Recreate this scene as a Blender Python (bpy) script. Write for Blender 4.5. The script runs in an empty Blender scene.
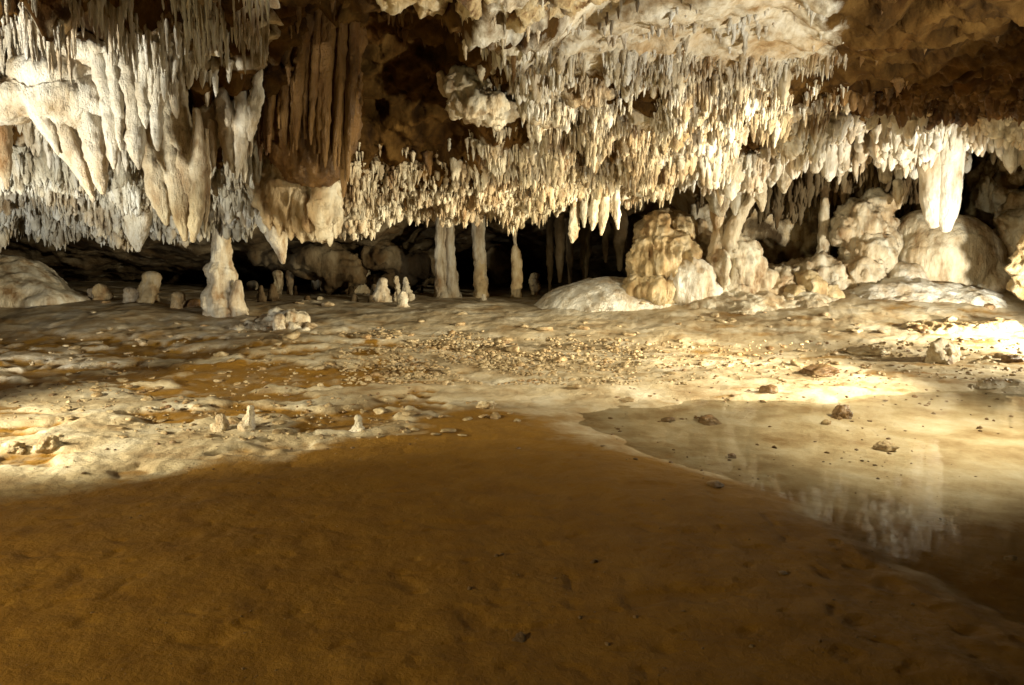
import bpy, bmesh, math
import numpy as np
from mathutils import Vector

rng = np.random.default_rng(11)
C = bpy.context.scene.collection
scene = bpy.context.scene

# ------------------------------------------------------------------ camera model
F = 781.0
CAMZ = 1.6
TH = math.atan((342.5 - 250.0) / F)          # pitched down a little
ST, CT = math.sin(TH), math.cos(TH)


def at(px, py, Y):
    """the point of the cave seen at a place of the photograph, at depth Y"""
    b = (342.5 - py) / F
    t = Y / (CT + b * ST)
    return np.array([(px - 512.0) / F * t, Y, CAMZ + t * (-ST + b * CT)])


def zat(py, Y):
    b = (342.5 - py) / F
    return CAMZ + Y / (CT + b * ST) * (-ST + b * CT)


def ground_hit(px, py, z=0.0):
    b = (342.5 - py) / F
    t = (CAMZ - z) / (ST - b * CT)
    return np.array([(px - 512.0) / F * t, t * (CT + b * ST), z])


def proj(P):
    P = np.asarray(P, float)
    x, y, z = P[..., 0], P[..., 1], P[..., 2] - CAMZ
    d = np.maximum(y * CT - z * ST, 0.05)
    v = y * ST + z * CT
    return 512 + F * x / d, 342.5 - F * v / d


# ------------------------------------------------------------------ noise
_p = np.random.default_rng(3).permutation(256)
_perm = np.concatenate([_p, _p, _p])
_g = np.random.default_rng(4).normal(size=(256, 3))
_g /= np.linalg.norm(_g, axis=1)[:, None]


def noise3(P):
    P = np.asarray(P, float)
    i = np.floor(P).astype(np.int64)
    f = P - i
    i &= 255
    w = f * f * f * (f * (f * 6 - 15) + 10)
    out = 0
    for dx in (0, 1):
        wx = w[..., 0] if dx else 1 - w[..., 0]
        for dy in (0, 1):
            wy = w[..., 1] if dy else 1 - w[..., 1]
            for dz in (0, 1):
                wz = w[..., 2] if dz else 1 - w[..., 2]
                h = _perm[_perm[_perm[(i[..., 0] + dx) & 255] + ((i[..., 1] + dy) & 255)] + ((i[..., 2] + dz) & 255)]
                g = _g[h]
                out = out + wx * wy * wz * (g[..., 0] * (f[..., 0] - dx) + g[..., 1] * (f[..., 1] - dy) + g[..., 2] * (f[..., 2] - dz))
    return out * 1.6


def fbm(P, octv=4, gain=0.5):
    P = np.asarray(P, float)
    a, s, o = 1.0, 0, 0.0
    for k in range(octv):
        o = o + a * noise3(P * (2.03 ** k) + 17.3 * k)
        a *= gain
    return o


def ridged(P, octv=3):
    a, o = 1.0, 0.0
    for k in range(octv):
        o = o + a * (1 - 2 * np.abs(noise3(P * (2.1 ** k) + 9.1 * k)))
        a *= 0.5
    return o


def sst(a, b, x):
    t = np.clip((np.asarray(x, float) - a) / (b - a), 0, 1)
    return t * t * (3 - 2 * t)


# ------------------------------------------------------------------ mesh helpers
def mesh_quads(name, V, Fq, smooth=True, attrs=None):
    me = bpy.data.meshes.new(name)
    V = np.ascontiguousarray(V, np.float32)
    Fq = np.ascontiguousarray(Fq, np.int32)
    me.vertices.add(len(V))
    me.vertices.foreach_set('co', V.ravel())
    k = Fq.shape[1]
    me.loops.add(Fq.size)
    me.loops.foreach_set('vertex_index', Fq.ravel())
    me.polygons.add(len(Fq))
    me.polygons.foreach_set('loop_start', np.arange(0, Fq.size, k, dtype=np.int32))
    if smooth:
        me.polygons.foreach_set('use_smooth', np.ones(len(Fq), bool))
    for an, av in (attrs or {}).items():
        a = me.attributes.new(an, 'FLOAT', 'POINT')
        a.data.foreach_set('value', np.ascontiguousarray(av, np.float32))
    me.update()
    me.validate()
    return me


def link(name, me, mat=None, parent=None):
    o = bpy.data.objects.new(name, me)
    C.objects.link(o)
    if mat is not None and len(me.materials) == 0:
        me.materials.append(mat)
    if parent is not None:
        o.parent = parent
    return o


def tag(o, label, cat, group=None, kind=None):
    o['label'] = label
    if cat:
        o['category'] = cat
    if group:
        o['group'] = group
    if kind:
        o['kind'] = kind
    return o


def grid_faces(n, m, wrap=False):
    """n rows, m columns"""
    i = np.arange(n - 1)[:, None]
    j = np.arange(m if wrap else m - 1)[None, :]
    j2 = (j + 1) % m
    a = i * m + j
    b = i * m + j2
    return np.stack([a, b, b + m, a + m], -1).reshape(-1, 4)


def tube_geo(path, radii, nseg=24, nring=None, ell=1.0, flute=0.0, ff=9.0, lump=0.0, lf=3.0, fz=1.0, seed=0.0):
    """a tapering body swept along a roughly upright path; closed at both ends"""
    path = np.asarray(path, float)
    radii = np.asarray(radii, float)
    n = nring or max(10, 8 * len(path))
    t0 = np.linspace(0, 1, len(path))
    t = np.linspace(0, 1, n)
    P = np.stack([np.interp(t, t0, path[:, k]) for k in range(3)], -1)
    R = np.interp(t, t0, radii)
    if len(path) > 2:
        for _ in range(max(1, n // len(path) // 2)):
            P[1:-1] = (P[:-2] + 2 * P[1:-1] + P[2:]) / 4
            R[1:-1] = (R[:-2] + 2 * R[1:-1] + R[2:]) / 4
    T = np.gradient(P, axis=0)
    T /= np.linalg.norm(T, axis=1)[:, None] + 1e-9
    ref = np.array([0, 1.0, 0])
    U = np.cross(T, ref)
    U /= np.linalg.norm(U, axis=1)[:, None] + 1e-9
    W = np.cross(T, U)
    ang = np.linspace(0, 2 * math.pi, nseg, endpoint=False)
    D = np.cos(ang)[None, :, None] * U[:, None, :] + ell * np.sin(ang)[None, :, None] * W[:, None, :]
    Rm = R[:, None] * np.ones(nseg)[None, :]
    Q = P[:, None, :] + D * Rm[..., None]
    L = Q + np.array([seed * 3.7, seed * 1.9, seed * 5.3])
    d = 0
    if flute:
        rr = np.mean(R) + 1e-6
        A = np.stack([np.cos(ang)[None, :] * ff / 3 + 0 * Rm, np.sin(ang)[None, :] * ff / 3 + 0 * Rm, fz * L[..., 2]], -1) + seed * 7.1
        d = d + flute * ridged(A, 2)
    if lump:
        d = d + lump * fbm(L * np.array([1, 1, 0.75]) * lf / (np.mean(R) * 4 + 0.02) * 0.7, 5, 0.6)
    Q = P[:, None, :] + D * (Rm * (1 + d))[..., None]
    # rounded ends
    def cap(ring, c, tdir, r):
        out = []
        for k, e in ((0.93, 0.28), (0.74, 0.55), (0.42, 0.74), (0.02, 0.82)):
            out.append(c + tdir * r * e + (ring - c) * k)
        return np.stack(out)
    top = cap(Q[0], P[0], -T[0], R[0])[::-1]
    bot = cap(Q[-1], P[-1], T[-1], R[-1])
    Q = np.concatenate([top, Q, bot], 0)
    return Q.reshape(-1, 3), grid_faces(n + 8, nseg, True)


def join_geo(gs):
    Vs, Fs, o = [], [], 0
    for v, f in gs:
        Vs.append(v)
        Fs.append(f + o)
        o += len(v)
    return np.concatenate(Vs), np.concatenate(Fs)


def pt(px, py, Y, d=0.0):
    return at(px, py, Y) + np.array([0, d, 0])


def body(name, mat, pts, Y, parent=None, **kw):
    """pts: (px, py, width_px) down or up the middle of one stem at depth Y"""
    s = Y / F
    path = [at(p[0], p[1], Y + (p[3] if len(p) > 3 else 0)) for p in pts]
    rad = [p[2] * s / 2 for p in pts]
    v, f = tube_geo(path, rad, **kw)
    return link(name, mesh_quads(name, v, f), mat, parent)


def blob_mesh(name, parts, voxel=0.05, disp=0.05, freq=2.0, flute=0.0, ff=5.0, smooth=4, octv=5, pit=0.0, runnel=0.014):
    """parts: ('e', centre, radii) ellipsoids or ('c', p0, p1, r0, r1) cones fused into one body"""
    bm = bmesh.new()
    for p in parts:
        if p[0] == 'e':
            r = bmesh.ops.create_icosphere(bm, subdivisions=3, radius=1.0)
            for v in r['verts']:
                v.co = Vector((v.co.x * p[2][0] + p[1][0], v.co.y * p[2][1] + p[1][1], v.co.z * p[2][2] + p[1][2]))
        else:
            gv, gf = tube_geo([p[1], (np.array(p[1]) + np.array(p[2])) / 2, p[2]], [p[3], (p[3] + p[4]) / 2, p[4]], nseg=14, nring=10)
            vs = [bm.verts.new(tuple(q)) for q in gv]
            for q in gf:
                bm.faces.new([vs[k] for k in q])
    bmesh.ops.recalc_face_normals(bm, faces=bm.faces)
    me = bpy.data.meshes.new(name)
    bm.to_mesh(me)
    bm.free()
    o = bpy.data.objects.new('temp', me)
    C.objects.link(o)
    m = o.modifiers.new('r', 'REMESH')
    m.mode = 'VOXEL'
    m.voxel_size = voxel
    s = o.modifiers.new('s', 'SMOOTH')
    s.factor = 0.5
    s.iterations = smooth
    dg = bpy.context.evaluated_depsgraph_get()
    out = bpy.data.meshes.new_from_object(o.evaluated_get(dg))
    bpy.data.objects.remove(o)
    n = len(out.vertices)
    V = np.empty(n * 3, np.float32)
    out.vertices.foreach_get('co', V)
    V = V.reshape(-1, 3).astype(float)
    N = np.empty(n * 3, np.float32)
    out.vertex_normals.foreach_get('vector', N)
    N = N.reshape(-1, 3)
    d = disp * fbm(V * freq, octv)
    if flute:
        steep = np.clip(1.15 - np.abs(N[:, 2]), 0, 1)
        d = d + flute * steep * ridged(V * np.array([ff, ff, ff * 0.13]), 2)
    d = d + 0.4 * disp * ridged(V * freq * 2.3 + 3.3, 4) + runnel * np.clip(1.1 - np.abs(N[:, 2]), 0, 1) * ridged(V * np.array([13.0, 13.0, 1.6]) + 7, 2)
    if pit:
        d = d - pit * sst(0.15, 0.5, noise3(V * freq * 2.2 + 5))
    V = V + N * d[:, None]
    out.vertices.foreach_set('co', V.astype(np.float32).ravel())
    out.polygons.foreach_set('use_smooth', np.ones(len(out.polygons), bool))
    out.update()
    out.name = name
    return out


def blob(name, mat, parts, parent=None, **kw):
    return link(name, blob_mesh(name, parts, **kw), mat, parent)


def E(px, py, Y, rx, ry, rd=None):
    """ellipsoid from picture size (pixels) at depth Y"""
    s = Y / F
    return ('e', at(px, py, Y), (rx * s, (rd if rd is not None else (rx + ry) / 2) * s, ry * s))


def empty(name, loc):
    o = bpy.data.objects.new(name, None)
    C.objects.link(o)
    o.location = loc
    o.empty_display_size = 0.1
    return o


def root_at(name, loc):
    """an Empty whose children are built in world coordinates"""
    o = empty(name, tuple(loc))
    return o


def adopt(parent, child):
    child.parent = parent
    child.matrix_parent_inverse.identity()
    off = np.array(parent.location)
    child.location = tuple(np.array(child.location) - off)
    return child


# ------------------------------------------------------------------ materials
def rock_mat(name, cols, scale=3.0, stretch=1.0, rough=0.5, bump=0.5, bscale=14.0, attr=None, attr_cols=None, spec=0.45, fine=60.0, ramp=None, dist=0.03, stain=0.7, cell=-0.12):
    """cols: list of colours from low to high noise; attr/attr_cols: second palette blended by a point attribute"""
    m = bpy.data.materials.new(name)
    m.use_nodes = True
    nt = m.node_tree
    nd, ln = nt.nodes, nt.links
    b = nd['Principled BSDF']
    geo = nd.new('ShaderNodeNewGeometry')
    mp = nd.new('ShaderNodeMapping')
    mp.inputs['Scale'].default_value = (1, 1, stretch)
    ln.new(geo.outputs['Position'], mp.inputs['Vector'])

    def ramp_of(cs, fac, pos=None):
        r = nd.new('ShaderNodeValToRGB')
        e = r.color_ramp.elements
        pos = pos or [0.32 + 0.36 * i / (len(cs) - 1) for i in range(len(cs))]
        e[0].position, e[0].color = pos[0], (*cs[0], 1)
        e[1].position, e[1].color = pos[-1], (*cs[-1], 1)
        for i in range(1, len(cs) - 1):
            q = e.new(pos[i])
            q.color = (*cs[i], 1)
        ln.new(fac, r.inputs['Fac'])
        return r.outputs['Color']

    n1 = nd.new('ShaderNodeTexNoise')
    n1.inputs['Scale'].default_value = scale
    n1.inputs['Detail'].default_value = 8
    n1.inputs['Roughness'].default_value = 0.62
    ln.new(mp.outputs['Vector'], n1.inputs['Vector'])
    col = ramp_of(cols, n1.outputs['Fac'], ramp)
    if attr:
        at_ = nd.new('ShaderNodeAttribute')
        at_.attribute_name = attr
        n2 = nd.new('ShaderNodeTexNoise')
        n2.inputs['Scale'].default_value = scale * 2.3
        n2.inputs['Detail'].default_value = 9
        n2.inputs['Roughness'].default_value = 0.65
        ln.new(mp.outputs['Vector'], n2.inputs['Vector'])
        c2 = ramp_of(attr_cols, n2.outputs['Fac'])
        ad = nd.new('ShaderNodeMath')
        ad.operation = 'MULTIPLY_ADD'
        ln.new(n2.outputs['Fac'], ad.inputs[0])
        ad.inputs[1].default_value = 0.9
        ad.inputs[2].default_value = -0.45
        a2 = nd.new('ShaderNodeMath')
        a2.operation = 'ADD'
        ln.new(at_.outputs['Fac'], a2.inputs[0])
        ln.new(ad.outputs[0], a2.inputs[1])
        mr = nd.new('ShaderNodeMapRange')
        mr.inputs['From Min'].default_value = 0.32
        mr.inputs['From Max'].default_value = 0.68
        ln.new(a2.outputs[0], mr.inputs['Value'])
        mx = nd.new('ShaderNodeMix')
        mx.data_type = 'RGBA'
        ln.new(mr.outputs['Result'], mx.inputs[0])
        ln.new(col, mx.inputs[6])
        ln.new(c2, mx.inputs[7])
        col = mx.outputs[2]
    if stain:
        n3 = nd.new('ShaderNodeTexNoise')
        n3.inputs['Scale'].default_value = 1.7
        n3.inputs['Detail'].default_value = 6
        n3.inputs['Roughness'].default_value = 0.6
        ln.new(mp.outputs['Vector'], n3.inputs['Vector'])
        r3 = nd.new('ShaderNodeMapRange')
        r3.inputs['From Min'].default_value = 0.50
        r3.inputs['From Max'].default_value = 0.66
        r3.inputs['To Max'].default_value = stain
        ln.new(n3.outputs['Fac'], r3.inputs['Value'])
        ms = nd.new('ShaderNodeMix')
        ms.data_type = 'RGBA'
        ms.blend_type = 'MULTIPLY'
        ln.new(r3.outputs['Result'], ms.inputs[0])
        ln.new(col, ms.inputs[6])
        ms.inputs[7].default_value = (0.80, 0.60, 0.36, 1)
        col = ms.outputs[2]
    ln.new(col, b.inputs['Base Color'])
    b.inputs['Roughness'].default_value = rough
    b.inputs['Specular IOR Level'].default_value = spec
    # relief
    nb = nd.new('ShaderNodeTexNoise')
    nb.inputs['Scale'].default_value = bscale
    nb.inputs['Detail'].default_value = 10
    nb.inputs['Roughness'].default_value = 0.68
    ln.new(mp.outputs['Vector'], nb.inputs['Vector'])
    vo = nd.new('ShaderNodeTexVoronoi')
    vo.inputs['Scale'].default_value = fine
    ln.new(geo.outputs['Position'], vo.inputs['Vector'])
    ma = nd.new('ShaderNodeMath')
    ma.operation = 'MULTIPLY_ADD'
    ln.new(vo.outputs['Distance'], ma.inputs[0])
    ma.inputs[1].default_value = cell
    ln.new(nb.outputs['Fac'], ma.inputs[2])
    bp = nd.new('ShaderNodeBump')
    bp.inputs['Strength'].default_value = bump
    bp.inputs['Distance'].default_value = dist
    ln.new(ma.outputs[0], bp.inputs['Height'])
    ln.new(bp.outputs['Normal'], b.inputs['Normal'])
    return m


M = {}
M['white'] = rock_mat('white_calcite', [(0.34, 0.25, 0.14), (0.66, 0.60, 0.49), (0.80, 0.77, 0.70)], 4.0, 0.35, bump=1.0, bscale=20, dist=0.05)
M['cream'] = rock_mat('cream_calcite', [(0.24, 0.14, 0.055), (0.53, 0.44, 0.30), (0.69, 0.63, 0.50)], 4.5, 0.35, bump=1.0, bscale=20, dist=0.05)
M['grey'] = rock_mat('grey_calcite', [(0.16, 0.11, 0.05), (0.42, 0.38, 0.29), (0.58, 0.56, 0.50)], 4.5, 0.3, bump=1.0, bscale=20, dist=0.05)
M['ochre'] = rock_mat('ochre_flowstone', [(0.28, 0.16, 0.06), (0.50, 0.37, 0.19), (0.64, 0.53, 0.35)], 4.0, 0.5, bump=1.0, bscale=16, dist=0.06)
M['outcrop'] = rock_mat('pale_pitted_rock', [(0.16, 0.075, 0.018), (0.52, 0.37, 0.18), (0.66, 0.55, 0.36)], 5.5, 0.7, bump=1.0, bscale=16, dist=0.06, ramp=[0.38, 0.47, 0.62])
M['brown'] = rock_mat('brown_flowstone', [(0.06, 0.027, 0.006), (0.16, 0.078, 0.016), (0.24, 0.13, 0.036)], 3.0, 0.4, bump=1.0, bscale=11, dist=0.07)
M['fringe'] = rock_mat('tan_calcite', [(0.15, 0.08, 0.03), (0.40, 0.31, 0.18), (0.58, 0.51, 0.37)], 5.0, 0.3, bump=1.0, bscale=20, dist=0.05)
M['ceiling'] = rock_mat('cave_rock', [(0.018, 0.008, 0.002), (0.064, 0.031, 0.0065), (0.125, 0.066, 0.017)], 2.6, 0.6, bump=0.9, bscale=6.0, fine=18,
                        attr='coat', attr_cols=[(0.34, 0.22, 0.10), (0.62, 0.54, 0.40), (0.76, 0.72, 0.62)], dist=0.06, spec=0.08, rough=0.85)  # base brown deepened to hold shade in the hollow and upper right
M['wall'] = rock_mat('shade_toned_wall_rock', [(0.04, 0.022, 0.009), (0.10, 0.068, 0.034), (0.19, 0.145, 0.085)], 1.6, 0.5, bump=0.9, bscale=6.0, fine=18,
                     attr='coat', attr_cols=[(0.24, 0.15, 0.06), (0.46, 0.36, 0.22), (0.62, 0.54, 0.40)], dist=0.06, spec=0.08, rough=0.85)  # albedo lowered, putting the back chamber's shade into the colour
M['rock'] = rock_mat('loose_rock', [(0.19, 0.105, 0.04), (0.42, 0.32, 0.18), (0.58, 0.5, 0.36)], 9.0, bump=0.8, bscale=30)
M['rubble'] = rock_mat('broken_rubble', [(0.17, 0.095, 0.035), (0.33, 0.24, 0.125), (0.46, 0.37, 0.23)], 9.0, bump=0.8, bscale=30)
M['darkrock'] = rock_mat('wet_brown_rock', [(0.06, 0.03, 0.01), (0.16, 0.09, 0.035), (0.30, 0.2, 0.1)], 9.0, bump=0.8, bscale=30, rough=0.4)
M['floor'] = rock_mat('cave_floor_crust', [(0.26, 0.17, 0.08), (0.46, 0.37, 0.235), (0.60, 0.535, 0.41)], 1.7, rough=0.55, bump=0.75, bscale=10.0, fine=70, stain=0.0, cell=0.0, spec=0.22,
                      attr='mud', attr_cols=[(0.185, 0.088, 0.010), (0.23, 0.114, 0.0145), (0.265, 0.137, 0.021)], dist=0.035)


def water_mat():
    m = bpy.data.materials.new('still_water')
    m.use_nodes = True
    nt = m.node_tree
    nd, ln = nt.nodes, nt.links
    nd.remove(nd['Principled BSDF'])
    out = nd['Material Output']
    tr = nd.new('ShaderNodeBsdfTransparent')
    tr.inputs['Color'].default_value = (0.96, 0.94, 0.88, 1)
    gl = nd.new('ShaderNodeBsdfGlossy')
    gl.inputs['Roughness'].default_value = 0.035
    fr = nd.new('ShaderNodeFresnel')
    fr.inputs['IOR'].default_value = 1.33
    nz = nd.new('ShaderNodeTexNoise')
    nz.inputs['Scale'].default_value = 5.0
    nz.inputs['Detail'].default_value = 3
    bp = nd.new('ShaderNodeBump')
    bp.inputs['Strength'].default_value = 0.06
    bp.inputs['Distance'].default_value = 0.02
    g = nd.new('ShaderNodeNewGeometry')
    ln.new(g.outputs['Position'], nz.inputs['Vector'])
    ln.new(nz.outputs['Fac'], bp.inputs['Height'])
    ln.new(bp.outputs['Normal'], gl.inputs['Normal'])
    ln.new(bp.outputs['Normal'], fr.inputs['Normal'])
    mx = nd.new('ShaderNodeMixShader')
    k = nd.new('ShaderNodeMath')
    k.operation = 'MULTIPLY'
    k.inputs[1].default_value = 0.48
    ln.new(fr.outputs[0], k.inputs[0])
    ln.new(k.outputs[0], mx.inputs[0])
    ln.new(tr.outputs[0], mx.inputs[1])
    ln.new(gl.outputs[0], mx.inputs[2])
    ln.new(mx.outputs[0], out.inputs['Surface'])
    return m


M['water'] = water_mat()

# ------------------------------------------------------------------ floor
def poly_sd(x, y, poly):
    """signed distance to a polygon, negative inside"""
    x = np.asarray(x, float)
    y = np.asarray(y, float)
    best = np.full(x.shape, 1e9)
    ins = np.zeros(x.shape, bool)
    n = len(poly)
    for i in range(n):
        x0, y0 = poly[i]
        x1, y1 = poly[(i + 1) % n]
        dx, dy = x1 - x0, y1 - y0
        t = np.clip(((x - x0) * dx + (y - y0) * dy) / (dx * dx + dy * dy + 1e-12), 0, 1)
        best = np.minimum(best, (x - x0 - t * dx) ** 2 + (y - y0 - t * dy) ** 2)
        cr = ((y0 > y) != (y1 > y)) & (x < (x1 - x0) * (y - y0) / ((y1 - y0) if abs(y1 - y0) > 1e-9 else 1e-9) + x0)
        ins ^= cr
    d = np.sqrt(best)
    return np.where(ins, -d, d)


POOL = [tuple(ground_hit(a, b)[:2]) for a, b in
        [(548, 410), (590, 436), (650, 462), (740, 492), (800, 518), (860, 553), (920, 590), (1000, 632), (1100, 690),
         (1350, 690), (1350, 380), (1024, 383), (900, 386), (820, 394), (700, 399), (610, 403)]]
MUDBANK = [tuple(ground_hit(a, b)[:2]) for a, b in
           [(-900, 520), (0, 503), (150, 482), (300, 456), (400, 432), (480, 416), (550, 410), (615, 434), (675, 460), (765, 488), (825, 514), (885, 549),
            (945, 586), (1030, 630), (1130, 690)]] + [(3.2, -6.0), (-14.0, -6.0)]


def floor_parts(x, y):
    x = np.asarray(x, float)
    y = np.asarray(y, float)
    ys = np.maximum(y, 3.0)
    u = x / ys
    px = 512 + 781 * u
    P2 = np.stack([x, y, 0 * x], -1)
    wob = 0.30 * fbm(P2 * 1.3, 4)
    sdm = poly_sd(x, y, MUDBANK) + wob
    bank = sst(0.62, -0.62, sdm)
    sdp = poly_sd(x, y, POOL) + (0.09 + 0.49 * sst(6.8, 8.5, y)) * fbm(P2 * np.array([1.1, 1.9, 1]) + 4, 3) + 0.25 * sst(7.2, 8.8, y)
    pool = sst(0.10, -0.25, sdp)
    base = 0.035 + 0.47 * sst(10.0, 16.0, y)
    base = base + 0.13 * sst(560, 720, px) * sst(10.5, 15, y)
    base = base + 0.10 * sst(300, 60, px) * sst(11, 15, y)
    base = base + 0.22 * sst(740, 860, px) * sst(13.2, 15.6, y)
    c = at(603, 300, 16)
    base = base + 0.26 * np.exp(-(((x - c[0]) / 0.75) ** 2 + ((y - 16.0) / 1.1) ** 2))
    base = base + 0.12 * np.exp(-(((x + 2.6) / 1.3) ** 2 + ((y - 11.0) / 1.3) ** 2))
    rough = (1 - 0.92 * bank) * (1 - 0.85 * pool)
    left = sst(0.02, -0.10, u) * sst(4.5, 5.6, y) * sst(14.5, 12.0, y) * (1 - bank)
    pn = noise3(np.stack([x * 1.0, y * 1.7, 0 * x + 3.3], -1)) + 0.5 * noise3(np.stack([x * 2.3, y * 4.0, 0 * x + 8.3], -1)) + 0.28 * noise3(P2 * 6.1)
    plate = sst(-0.24, 0.12, pn + 0.22 * sst(7.4, 6.0, y) - 0.20 * sst(7.6, 8.6, y) * sst(11, 9.5, y) * sst(-0.62, -0.45, u) + 0.3 * sst(-0.2, -0.05, u))
    z = base + rough * (0.045 * fbm(P2 * 0.7 + 2.2, 3) + 0.010 * fbm(P2 * 3.1, 3) + 0.010 * fbm(P2 * 9.5 + 1, 3) + 0.02 * sst(0.25, 0.6, noise3(P2 * np.array([1.3, 2.6, 1]) + 6.0)) * (1 + 0.6 * noise3(P2 * 7)))
    z = z + left * (0.055 * plate - 0.03)
    di = np.maximum(-poly_sd(x, y, MUDBANK), 0)
    z = z + bank * (0.02 * sst(0.0, 0.7, di) - 0.035 * np.clip(di - 1.0, 0, 4.5) * sst(-4.5, -1.0, x) + 0.012 * fbm(P2 * 1.1 + 9, 3) + 0.007 * fbm(P2 * 5.0, 4) - 0.011 * sst(0.40, 0.6, noise3(P2 * 3.1 + 40)) - 0.008 * sst(0.38, 0.55, noise3(P2 * 9.0 + 60)) + 0.010 * noise3(P2 * np.array([1.6, 3.6, 1]) + 70))
    z = np.where((pool < 0.001) & (bank < 0.5), np.maximum(z, 0.012), z)
    z = z * (1 - pool) + pool * (-0.012 - 0.045 * sst(-0.1, -1.6, sdp) + 0.008 * fbm(P2 * 5, 3))
    # mud stains in the hollows of the crust
    bank_c = bank * (1 - 0.5 * sst(1.0, 0.0, sdp) * sst(5.0, 6.6, y))
    mud = np.maximum(bank_c, 0.66 * left * (1 - plate))
    st = noise3(np.stack([x * 0.9, y * 2.6, 0 * x + 1.1], -1)) + 0.5 * noise3(P2 * 4.4 + 3)
    mud = np.maximum(mud, 0.75 * sst(0.0, 0.5, st) * sst(13.5, 12, y) * sst(8, 9, y) * sst(0.05, -0.2, u))
    mud = np.maximum(mud, 0.55 * sst(0.05, 0.45, st) * sst(0.0, 0.3, u) * (1 - pool))
    mud = np.maximum(mud, 0.42 * sst(9, 12, y) * sst(-0.1, -0.3, u))
    mud = np.maximum(mud, 0.75 * pool * sst(5.4, 4.2, y))
    mud = np.maximum(mud, 0.42 * sst(1.1, 0.0, sdm) * sst(-0.3, 0.2, x) + 0.5 * sst(0.5, 0.0, sdm) * sst(0.2, -0.3, x))
    mud = np.maximum(mud, 0.30 * sst(7.8, 10.5, y) * (1 - pool))
    white = np.exp(-(((x - c[0] - 0.1) / 0.7) ** 2 + ((y - 15.6) / 0.9) ** 2))
    return z, np.clip(mud - 0.6 * white, 0, 1)


def zf(x, y):
    return float(floor_parts(np.array([x]), np.array([y]))[0][0])


def fat(px, py):
    """point on the floor seen at a pixel (marches along the sight line)"""
    b = (342.5 - py) / F
    d = np.array([(px - 512.0) / F, CT + b * ST, -ST + b * CT])
    lo, hi = 1.5, 34.0
    for n in (60, 24, 16):
        t = np.linspace(lo, hi, n)
        P = np.array([0, 0, CAMZ]) + d[None] * t[:, None]
        h = P[:, 2] - floor_parts(P[:, 0], P[:, 1])[0]
        k = max(1, int(np.argmax(h < 0))) if (h < 0).any() else n - 1
        lo, hi = t[k - 1], t[k]
    return P[k].copy()


ys = [-5.0]
while ys[-1] < 31:
    y = ys[-1]
    ys.append(y + (0.09 if y < 1.5 else float(np.clip(y * y / 1100.0, 0.014, 0.075))))
ys = np.array(ys)
us = np.linspace(-1.55, 1.55, 1000)
YY, UU = np.meshgrid(ys, us, indexing='ij')
XX = UU * np.maximum(YY, 6.5)
ZZ, MUD = floor_parts(XX, YY)
fl = link('cave_floor', mesh_quads('cave_floor', np.stack([XX, YY, ZZ], -1).reshape(-1, 3), grid_faces(len(ys), len(us)), attrs={'mud': MUD.ravel()}), M['floor'])
tag(fl, 'pale crusted cave floor with brown mud bank', None, kind='structure')

wx = [p[0] for p in POOL]
wy = [p[1] for p in POOL]
gx = np.linspace(min(wx) - 0.3, max(wx), 160)
gy = np.linspace(min(wy) - 0.3, max(wy) + 0.4, 160)
GY, GX = np.meshgrid(gy, gx, indexing='ij')
wv = np.stack([GX, GY, 0 * GX], -1).reshape(-1, 3)
wf = grid_faces(160, 160)
cen = wv[wf].mean(1)
keep = poly_sd(cen[:, 0], cen[:, 1], POOL) < 0.13
w = link('water', mesh_quads('water', wv, wf[keep]), M['water'])
tag(w, 'shallow still water with reflections of the stalactites', None, kind='structure')

# ------------------------------------------------------------------ ceiling shell
B = 'b'
cols = {  # picture column -> (depth, picture row) of r3..r8 going away from the camera
    -300: [(7, 0), (8, 40), (8.6, 60), (9.5, 115), (11, 170), (13, 225)],
    0: [(7, 0), (8, 32), (8.9, 40), (9.6, 110), (11, 172), (13, 225)],
    130: [(7, 0), (7.8, 30), (8.6, 70), (9.6, 125), (11, 175), (13, 218)],
    245: [(7, 0), (8, 40), (9, 85), (10, 140), (11.2, 180), (13, 212)],
    275: [(7.2, -20), (8.4, 5), (9, 60), (9.5, 125), (10.4, 180), (12.7, 216)],
    345: [(6.8, -25), (9, -5), (9.8, 50), (10.2, 115), (11, 185), (12.7, 214)],
    385: [(6.2, -6), (8.4, -25), (10, 40), (10.6, 110), (11.3, 182), (12.8, 209)],
    440: [(6.0, 6), (8.0, -15), (10, 55), (10.6, 112), (11.4, 170), (12.8, 209)],
    500: [(5.9, 20), (7.6, 10), (9.4, 70), (10.3, 110), (11.4, 161), (12.9, 209)],
    560: [(5.9, 14), (7.2, 25), (8.5, 58), (10, 105), (11.5, 159), (13, 210)],
    640: [(6.5, 0), (7.6, 35), (8.7, 70), (10, 110), (11.5, 150), (13.2, 195)],
    740: [(6.8, 0), (8, 40), (9.2, 75), (10.5, 105), (12, 130), (13.8, 152)],
    830: [(6.8, 0), (8.2, 40), (9.5, 70), (11, 95), (12.5, 112), (14.3, 130)],
    1024: [(6.8, 0), (8.2, 40), (9.5, 70), (11, 95), (12.5, 110), (14.4, 122)],
    1300: [(6.8, 0), (8.2, 40), (9.5, 70), (11, 95), (12.5, 110), (14.4, 122)],
}
far_left = lambda lp: [(lp[0] + 1.0, zat(lp[1], lp[0]) + 0.25), (18, zat(236, 18)), (21.5, zat(262, 21.5)), (25.5, zat(280, 25.5)), (28, -1.0)]
far_right = lambda lp: [(15.6, zat(150, 15.6)), (16.4, zat(182, 16.4)), (17.0, zat(225, 17.0)), (17.6, zat(300, 17.6)), (18.0, -1.0)]
far_hole = lambda lp: [(16.2, zat(128, 16.2)), (20, zat(150, 20)), (23, zat(190, 23)), (25, zat(270, 25)), (26, -1.0)]
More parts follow.
